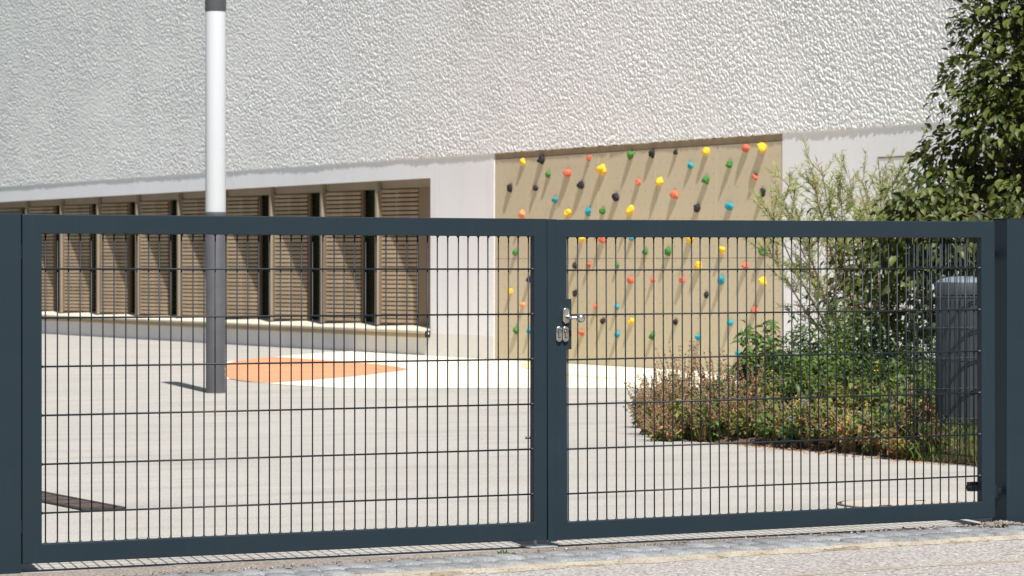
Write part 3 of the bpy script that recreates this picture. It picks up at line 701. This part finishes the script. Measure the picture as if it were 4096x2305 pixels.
for (x, y, z, r_) in clumps:
    m_ = int(115*(r_/.25)**2)
    u_ = unit(m_); rad = r_*rng.uniform(.55, 1.08, (m_, 1)); p = np.array([x, y, z])+u_*rad*np.array([1, 1, .85])
    out = p-np.array([TB.x, TB.y, 2.3]); out /= np.linalg.norm(out, axis=1, keepdims=True)
    d = .8*u_+.5*out+rng.normal(size=(m_, 3))*.35; d[:, 2] -= .55
    nn = np.array([0, 0, .9])+.6*out+rng.normal(size=(m_, 3))*.45
    P.append(p); D.append(d); Nn.append(nn)
P = np.concatenate(P); D = np.concatenate(D); Nn = np.concatenate(Nn)
ok = P[:, 2] > .6; P, D, Nn = P[ok], D[ok], Nn[ok]
LL = rng.uniform(.052, .092, len(P)); V, Fc = leaves(P, D, Nn, LL, LL*rng.uniform(.62, .8, len(P)))
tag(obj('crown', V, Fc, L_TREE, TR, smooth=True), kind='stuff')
# single leaves of the outline that faces the yard
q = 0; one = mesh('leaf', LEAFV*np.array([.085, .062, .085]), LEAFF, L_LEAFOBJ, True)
tipz = np.linspace(.95, 3.4, 60)
for k in range(170):
    z = tr_.uniform(.95, 3.35); w_ = inside_w(z)*tr_.uniform(.93, 1.14); a = math.radians(tr_.uniform(150, 275))
    o = link('leaf', one, TR, (w_*math.cos(a), w_*math.sin(a)*.9, z-TB.z))
    dd = Vector((math.cos(a), math.sin(a), -.75)).normalized(); nn = Vector((.3*math.cos(a)+tr_.uniform(-.4, .4), .3*math.sin(a)+tr_.uniform(-.4, .4), 1)); bb = nn.cross(dd).normalized(); n2 = dd.cross(bb)
    o.rotation_euler = Matrix((dd, bb, n2)).transposed().to_euler(); s_ = tr_.uniform(.75, 1.25); o.scale = (s_, s_, s_)
q = MB()
for k in range(5):
    a = k*1.3+.4; b0 = TB+Vector((.07*math.cos(a), .07*math.sin(a), -.05)); hgt = tr_.uniform(2.4, 3.8); sp = min(tr_.uniform(.3, .8), .5*inside_w(hgt))
    pts = [b0+Vector((sp*math.cos(a)*t**1.4, sp*math.sin(a)*t**1.4, hgt*t)) for t in np.linspace(0, 1, 8)]
    q.tube(pts, [.045*(1-.8*t)+.006 for t in np.linspace(0, 1, 8)], 8)
q.build('trunk', M['bark'], TR, smooth=True)
q = MB()
for (x, y, z, r_) in clumps:
    s0 = Vector((TB.x+(x-TB.x)*.15, TB.y+(y-TB.y)*.15, max(.5, z-.55))); e0 = Vector((x, y, z)); md = s0.lerp(e0, .5)+Vector((0, 0, .12))
    q.tube([s0, md, e0], [.014, .009, .004], 5, False)
tag(q.build('limbs', M['bark'], TR), kind='stuff')

# --- feathery shrub against the smooth wall
FB = Vector((8.22, 9.1, .11))
FS = empty('feathery_shrub', FB, 'sparse feathery shrub with thin needle leaves against the smooth wall', 'shrub')
q = MB(); tw = MB(); P = []; D = []; dry = []
fr = random.Random(33)
for k in range(17):
    ta = on_y(3060+ (k/16)*560+fr.uniform(-20, 20), 90+[880, 760, 690, 640, 800, 600, 690, 575, 660, 590, 720, 640, 660, 600, 640, 590, 640][k], 9.1+fr.uniform(-.7, .7))
    tip = Vector(ta); b0 = FB+Vector((fr.uniform(-.08, .08), fr.uniform(-.08, .08), -.03))
    hv = tip-b0; ctl = b0+Vector((hv.x*.62, hv.y*.5, hv.z*.36))
    bz = lambda t: b0*(1-t)**2+ctl*2*t*(1-t)+tip*t*t
    pts = [bz(t)+Vector((fr.uniform(-.015, .015), fr.uniform(-.015, .015), 0)) for t in np.linspace(0, 1, 10)]
    q.tube(pts, [.013*(1-t)**.8+.0022 for t in np.linspace(0, 1, 10)], 6, False)
    ntw = 36
    for j in range(ntw):
        t = fr.uniform(.30, 1.0)**.85; s0 = bz(t); dirn = (bz(min(1, t+.05))-bz(t-.05)).normalized()
        sd = Vector((fr.uniform(-1, 1), fr.uniform(-1, 1), fr.uniform(-.25, .8))); d_ = (dirn*.55+sd*1.0).normalized(); ln = fr.uniform(.14, .38)*(1.1-.35*t)
        e0 = s0+d_*ln+Vector((0, 0, .05)); md = s0.lerp(e0, .5)+Vector((fr.uniform(-.02, .02), fr.uniform(-.02, .02), -.01))
        tw.tube([s0, md, e0], [.0028, .002, .0011], 4, False)
        nl = int(ln*(150 if t > .62 else 60))
        isdry = fr.random() < (.7 if t < .6 else .10) 
        for m_ in range(nl):
            tt = fr.uniform(.15, 1); p = s0*(1-tt)**2+md*2*tt*(1-tt)+e0*tt*tt
            ld = d_*.55+Vector((fr.uniform(-1, 1), fr.uniform(-1, 1), fr.uniform(-.6, .9)))*.9
            P.append(p); D.append(ld); dry.append(isdry)
q.build('stems', M['twig'], FS, smooth=True); tag(tw.build('twigs', M['twig'], FS), kind='stuff')
P = np.array([tuple(p) for p in P]); D = np.array([tuple(p) for p in D]); dry = np.array(dry)
for nm, sel, mm in (('needles', ~dry, L_FEATHER), ('dry_needles', dry, L_FEATHER_DRY)):
    k = sel.sum(); V, Fc = leaves(P[sel], D[sel], unit(k), rng.uniform(.035, .075, k), rng.uniform(.0045, .007, k), BLADEV, BLADEF); tag(obj(nm, V, Fc, mm, FS), kind='stuff')

# --- perennials
def stalk_plant(name, x, y, h, spread, nst, label, cat, group, seed, leafm, lsize, nleaf, seeds=None, stem=L_STRAW, seedn=7, dryleaf=0, flower=None, lean=(0, 0), lrange=(.05, .85), lw=.55):
    rr = np.random.default_rng(seed); z0 = bed_z(x, y)-.01; e = empty(name, (x, y, z0), label, cat, group)
    stm = MB(); LP_, LD, SP, SD_, DP, DD, FP = [], [], [], [], [], [], []
    for k in range(nst):
        a = rr.uniform(0, 2*math.pi); s_ = spread*math.sqrt(rr.random()); hh = h*rr.uniform(.42, 1.12)
        b0 = np.array([x+.25*s_*math.cos(a), y+.25*s_*math.sin(a), z0]); tp = np.array([x+s_*math.cos(a)+lean[0]*hh, y+s_*math.sin(a)+lean[1]*hh, z0+hh*math.sqrt(max(.2, 1-(s_/max(h, .1))**2*.35))])
        ct = b0+(tp-b0)*np.array([.35, .35, .6]); f_ = lambda t: b0*(1-t)**2+ct*2*t*(1-t)+tp*t*t
        stm.tube([f_(t) for t in (0, .35, .7, 1)], [.0028, .0024, .0018, .001], 4, False)
        for j in range(nleaf):
            t = rr.uniform(*lrange); LP_.append(f_(t)); v = rr.normal(size=3)*np.array([1, 1, .45]); v[2] -= .05; LD.append(v)
        for j in range(dryleaf):
            DP.append(f_(rr.uniform(0, .6))); v = rr.normal(size=3); v[2] -= .5; DD.append(v)
        if seeds:
            for j in range(seedn):
                t = .45+.55*j/seedn
                for c_ in range(4): SP.append(f_(t)+rr.normal(size=3)*.004); v = rr.normal(size=3); v[2] += .5; SD_.append(v)
        if flower and rr.random() < flower[1]:
            for c_ in range(6): FP.append(f_(rr.uniform(.82, 1.0))+rr.normal(size=3)*.008)
    so_ = stm.build('stems', stem, e)
    if LP_:
        k = len(LP_); L_ = lsize*rr.uniform(.6, 1.25, k); nn = rr.normal(size=(k, 3))*.5+np.array([0, 0, 1]); V, Fc = leaves(LP_, LD, nn, L_, L_*lw); tag(obj('foliage', V, Fc, leafm, e, True), kind='stuff')
    if DP:
        k = len(DP); L_ = .045*rr.uniform(.5, 1.3, k); V, Fc = leaves(DP, DD, rr.normal(size=(k, 3)), L_, L_*.5); tag(obj('dry_foliage', V, Fc, L_DRY, e, True), kind='stuff')
    if SP:
        k = len(SP); L_ = rr.uniform(.008, .016, k); V, Fc = leaves(SP, SD_, rr.normal(size=(k, 3)), L_, L_*.8, OCTV*np.array([1, 1, .8]), OCTF); tag(obj('seed_heads', V, Fc, L_SEED, e), kind='stuff')
    if FP:
        k = len(FP); L_ = rr.uniform(.008, .014, k); V, Fc = leaves(FP, rr.normal(size=(k, 3)), rr.normal(size=(k, 3)), L_, L_*.9, OCTV, OCTF); tag(obj('flowers', V, Fc, flower[0], e), kind='stuff')
    return e
GD = 'dry seed-headed clumps along the bed edge'; LD_ = 'withered brown clump of seed-headed stalks at the edge of the planting bed'
pr_ = random.Random(77); sd = 1000
spots = []
for (px, py, h, sp) in ((2600, 1715, .46, .22), (2650, 1752, .40, .24), (2735, 1738, .52, .24), (2790, 1768, .38, .22), (2850, 1735, .50, .24), (2925, 1770, .36, .24), (2965, 1725, .48, .24), (2700, 1700, .50, .22), (2825, 1690, .46, .22), (3030, 1700, .40, .22), (2585, 1740, .34, .22), (2620, 1690, .44, .2), (2640, 1765, .26, .24), (2880, 1770, .34, .24), (2560, 1712, .34, .18)):
    p = on_ground(px, py); spots.append((p.x+.06, p.y, h, sp))
for (x, y, h, sp) in spots:
    sd += 1; stalk_plant('dry_perennial', x, y, h*(1.18 if sd % 3 == 0 else .95), sp, 34, LD_, 'perennial', GD, sd, [L_OLIVE, L_LIGHT][sd % 2], .05, 6, True, L_STRAW, 8, 4, lean=(-.12, -.05), lrange=(.02, .5))
GD2 = 'low rust brown clumps'; LD2 = 'low rust brown withered clump mixed with green leaves in the planting bed'
for (px, py, h, sp) in ((3060, 1775, .30, .26), (3150, 1790, .30, .26), (3230, 1800, .34, .25), (3310, 1806, .30, .26), (3400, 1815, .28, .26), (3480, 1822, .30, .24), (3560, 1828, .28, .24), (3110, 1735, .36, .26), (3210, 1745, .38, .26), (3330, 1755, .36, .26), (3450, 1765, .34, .26), (3560, 1775, .36, .24), (3650, 1785, .34, .24), (3600, 1838, .24, .22), (3690, 1842, .26, .22)):
    sd += 1; p = on_ground(px, py); stalk_plant('rust_perennial', p.x+.05, p.y, h, sp, 40, LD2, 'perennial', GD2, sd, [L_OLIVE, L_LIGHT, L_MID][sd % 3], .05, 11, True, L_STRAW, 3, 12, flower=((L_PURPLE, .07) if sd % 3 else (L_YELLOW, .10)), lean=(-.05, -.03))
LG2 = 'low fresh green clump among the withered stalks of the planting bed'
for (px, py, h, sp) in ((2760, 1760, .30, .2), (2840, 1768, .26, .22), (2900, 1752, .34, .22), (2990, 1775, .24, .22), (3090, 1785, .22, .2), (3190, 1797, .2, .2), (3280, 1790, .30, .22), (3390, 1808, .22, .2), (3500, 1812, .24, .2), (3620, 1826, .22, .2), (3130, 1745, .40, .22), (3260, 1765, .38, .22), (3370, 1772, .40, .22), (3500, 1775, .40, .22), (2680, 1735, .36, .2)):
    sd += 1; p = on_ground(px, py); stalk_plant('green_perennial', p.x+.02, p.y, h*1.15, sp, 30, LG2, 'perennial', 'low green clumps in the bed', sd, [L_LIGHT, L_MID, L_OLIVE][sd % 3], .06, 9, None, L_OLIVE, dryleaf=2, flower=(L_YELLOW, .1) if sd % 4 == 0 else None, lw=.6)
def bush(px, Y, h, sp, nst, lm, ls, nl, name, label, seed, group=None, lw=.55, flower=None, lr=(.12, 1.0)):
    p = on_y(px, 1600, Y); return stalk_plant(name, p.x, Y, h, sp, nst, label, 'shrub', group, seed, lm, ls, nl, None, L_OLIVE, flower=flower, lrange=lr, lw=lw, dryleaf=1)
bush(3035, 8.6, .68, .28, 36, L_LIGHT, .10, 18, 'leafy_shrub', 'light green broad-leaved bush in front of the edge of the climbing wall', 2001, flower=(L_WHITE, .4))
bush(3110, 8.1, .55, .26, 30, L_MID, .065, 16, 'leafy_shrub', 'mid green bush beside the light green broad-leaved bush', 2002)
bush(2975, 9.0, .42, .22, 26, L_LIGHT, .06, 14, 'leafy_shrub', 'low light green bush with pale flowers behind the withered stalks', 2003, flower=(L_WHITE, .8))
GB = 'dark green fine-leaved bushes'; LB = 'dark green fine-leaved bush below the feathery shrub'
for i, (px, Y, h, sp) in enumerate(((3190, 7.6, .62, .28), (3270, 8.0, .80, .30), (3350, 7.4, .74, .30), (3440, 7.9, .86, .30), (3520, 7.3, .72, .30), (3600, 7.6, .74, .28), (3690, 7.0, .62, .28), (3790, 6.4, .50, .26), (3240, 6.9, .46, .26), (3400, 6.6, .44, .28), (3560, 6.4, .44, .26), (3700, 6.0, .42, .26))):
    bush(px, Y, h*1.05, sp, 46, [L_MID, L_MID, L_LIGHT][i % 3], .05, 34, 'fine_leaved_bush', LB, 2100+i, GB, .45, flower=(L_PURPLE, .08))
# grasses at the fence foot
GG = 'grass tufts at the fence foot'; LG = 'tuft of green grass at the foot of the mesh fence'
for i, (x, y, h) in enumerate(((5.10, 4.25, .20), (5.14, 4.0, .24), (5.2, 3.8, .22), (5.35, 4.45, .22), (5.6, 4.55, .24), (5.8, 4.5, .22), (5.12, 3.6, .2))):
    rr = np.random.default_rng(3000+i); k = 60; z0 = bed_z(x, y); P = np.stack([x+rr.normal(size=k)*.05, y+rr.normal(size=k)*.05, np.full(k, z0-.005)], -1)
    D = rr.normal(size=(k, 3))*.4; D[:, 2] = 1; V, Fc = leaves(P, D, rr.normal(size=(k, 3))+np.array([1, 0, 0]), h*rr.uniform(.5, 1.1, k), .006, BLADEV*np.array([1, 1, 2.0]), BLADEF)
    e = obj('grass_tuft', V, Fc, L_GRASS); tag(e, LG, 'grass', GG)
for i, (px, Y, h) in enumerate(((3240, 6.0, .2), (3390, 5.6, .22), (3000, 7.0, .2))): pass
# leaf litter on the bed (uncountable)
k = 5200; x = rng.uniform(4.75, 8.5, k); y = rng.uniform(3.2, 10.5, k)
keep = np.array([bed_z(a, b) > .006 for a, b in zip(x, y)]); x, y = x[keep], y[keep]
P = np.stack([x, y, np.array([bed_z(a, b) for a, b in zip(x, y)])+rng.uniform(.002, .03, len(x))], -1); D = rng.normal(size=(len(x), 3)); D[:, 2] *= .35
L_ = rng.uniform(.02, .06, len(x)); V, Fc = leaves(P, D, rng.normal(size=(len(x), 3))*.6+np.array([0, 0, 1]), L_, L_*.45)
tag(obj('leaf_litter', V, Fc, L_DRY, None, True), 'dry brown leaf litter covering the soil of the planting bed', 'leaf litter', kind='stuff')
# trailing debris on the pavement edge and a weed in the setts
rr = np.random.default_rng(55); k = 240; t = rr.random(k); x = 5.02-.05+rr.normal(size=k)*.05; y = 3.8+t*3.0; P = np.stack([x, y, np.full(k, .006)], -1); D = rr.normal(size=(k, 3)); D[:, 2] *= .15
L_ = rr.uniform(.015, .045, k); V, Fc = leaves(P, D, rr.normal(size=(k, 3))*.3+np.array([0, 0, 1]), L_, L_*.35)
tag(obj('fallen_leaves', V, Fc, L_DRY, None, True), 'dry fallen leaves lying on the pavement along the planting bed', 'leaves', kind='stuff')
wx = -.36; wy = strip_top(wx)-.01; k = 22; P = np.tile((wx, wy, .0), (k, 1))+rr.normal(size=(k, 3))*np.array([.006, .006, 0]); D = rr.normal(size=(k, 3)); D[:, 2] = np.abs(D[:, 2])+.8
V, Fc = leaves(P, D, rr.normal(size=(k, 3))+np.array([0, 0, .5]), rr.uniform(.02, .045, k), .012); tag(obj('weed', V, Fc, L_LIGHT, None, True), 'small green weed growing between the granite setts', 'weed')

# labels of the clumps: counted along the bed from its rounded tip
ORD = ['first', 'second', 'third', 'fourth', 'fifth', 'sixth', 'seventh', 'eighth', 'ninth', 'tenth', 'eleventh', 'twelfth', 'thirteenth', 'fourteenth', 'fifteenth', 'sixteenth']
for nm, fmt, key in (('dry_perennial', 'withered clump of seed-headed stalks, %s counted from the rounded tip of the planting bed', lambda o: (o.location-Vector((5.0, 7.9, 0))).length),
                     ('rust_perennial', 'low rust brown withered clump, %s along the bed edge counted towards the mesh fence', lambda o: -o.location.y),
                     ('green_perennial', 'low fresh green clump among withered stalks, %s along the bed counted towards the mesh fence', lambda o: -o.location.y),
                     ('fine_leaved_bush', 'dark green fine-leaved bush below the feathery shrub, %s counted from the climbing wall', lambda o: (o.location-Vector((12.7, 17.6, 0))).length),
                     ('grass_tuft', 'tuft of green grass at the mesh fence, %s counted from the fence corner', None)):
    L_ = [o for o in bpy.data.objects if o.name.split('.')[0] == nm and o.parent is None]
    if key: L_.sort(key=key)
    else: L_.sort(key=lambda o: (Vector(o.data.vertices[0].co)-Vector((5.04, 4.36, 0))).length)
    for i, o in enumerate(L_): o['label'] = fmt % ORD[i]

# unseen hedge added beyond the lawn to darken what the window panes mirror
HG = empty('unseen_hedge', (-6, 60, 0), 'added unseen hedge that darkens the reflections in the window panes', 'hedge')
q = MB(); q.box((-24.6, 59.4, 0), (11.6, 61.2, 4.3)); q.build('hedge_body', L_MID, HG)
k = 9000; P = np.stack([rng.uniform(-25, 12, k), np.where(rng.random(k) < .7, rng.uniform(59.0, 59.5, k), rng.uniform(59, 61.4, k)), rng.uniform(0, 4.5, k)], -1)
L_ = rng.uniform(.10, .2, k); V, Fc = leaves(P, unit(k), unit(k), L_, L_*.7); tag(obj('hedge_leaves', V, Fc, L_MID, HG, True), kind='stuff')
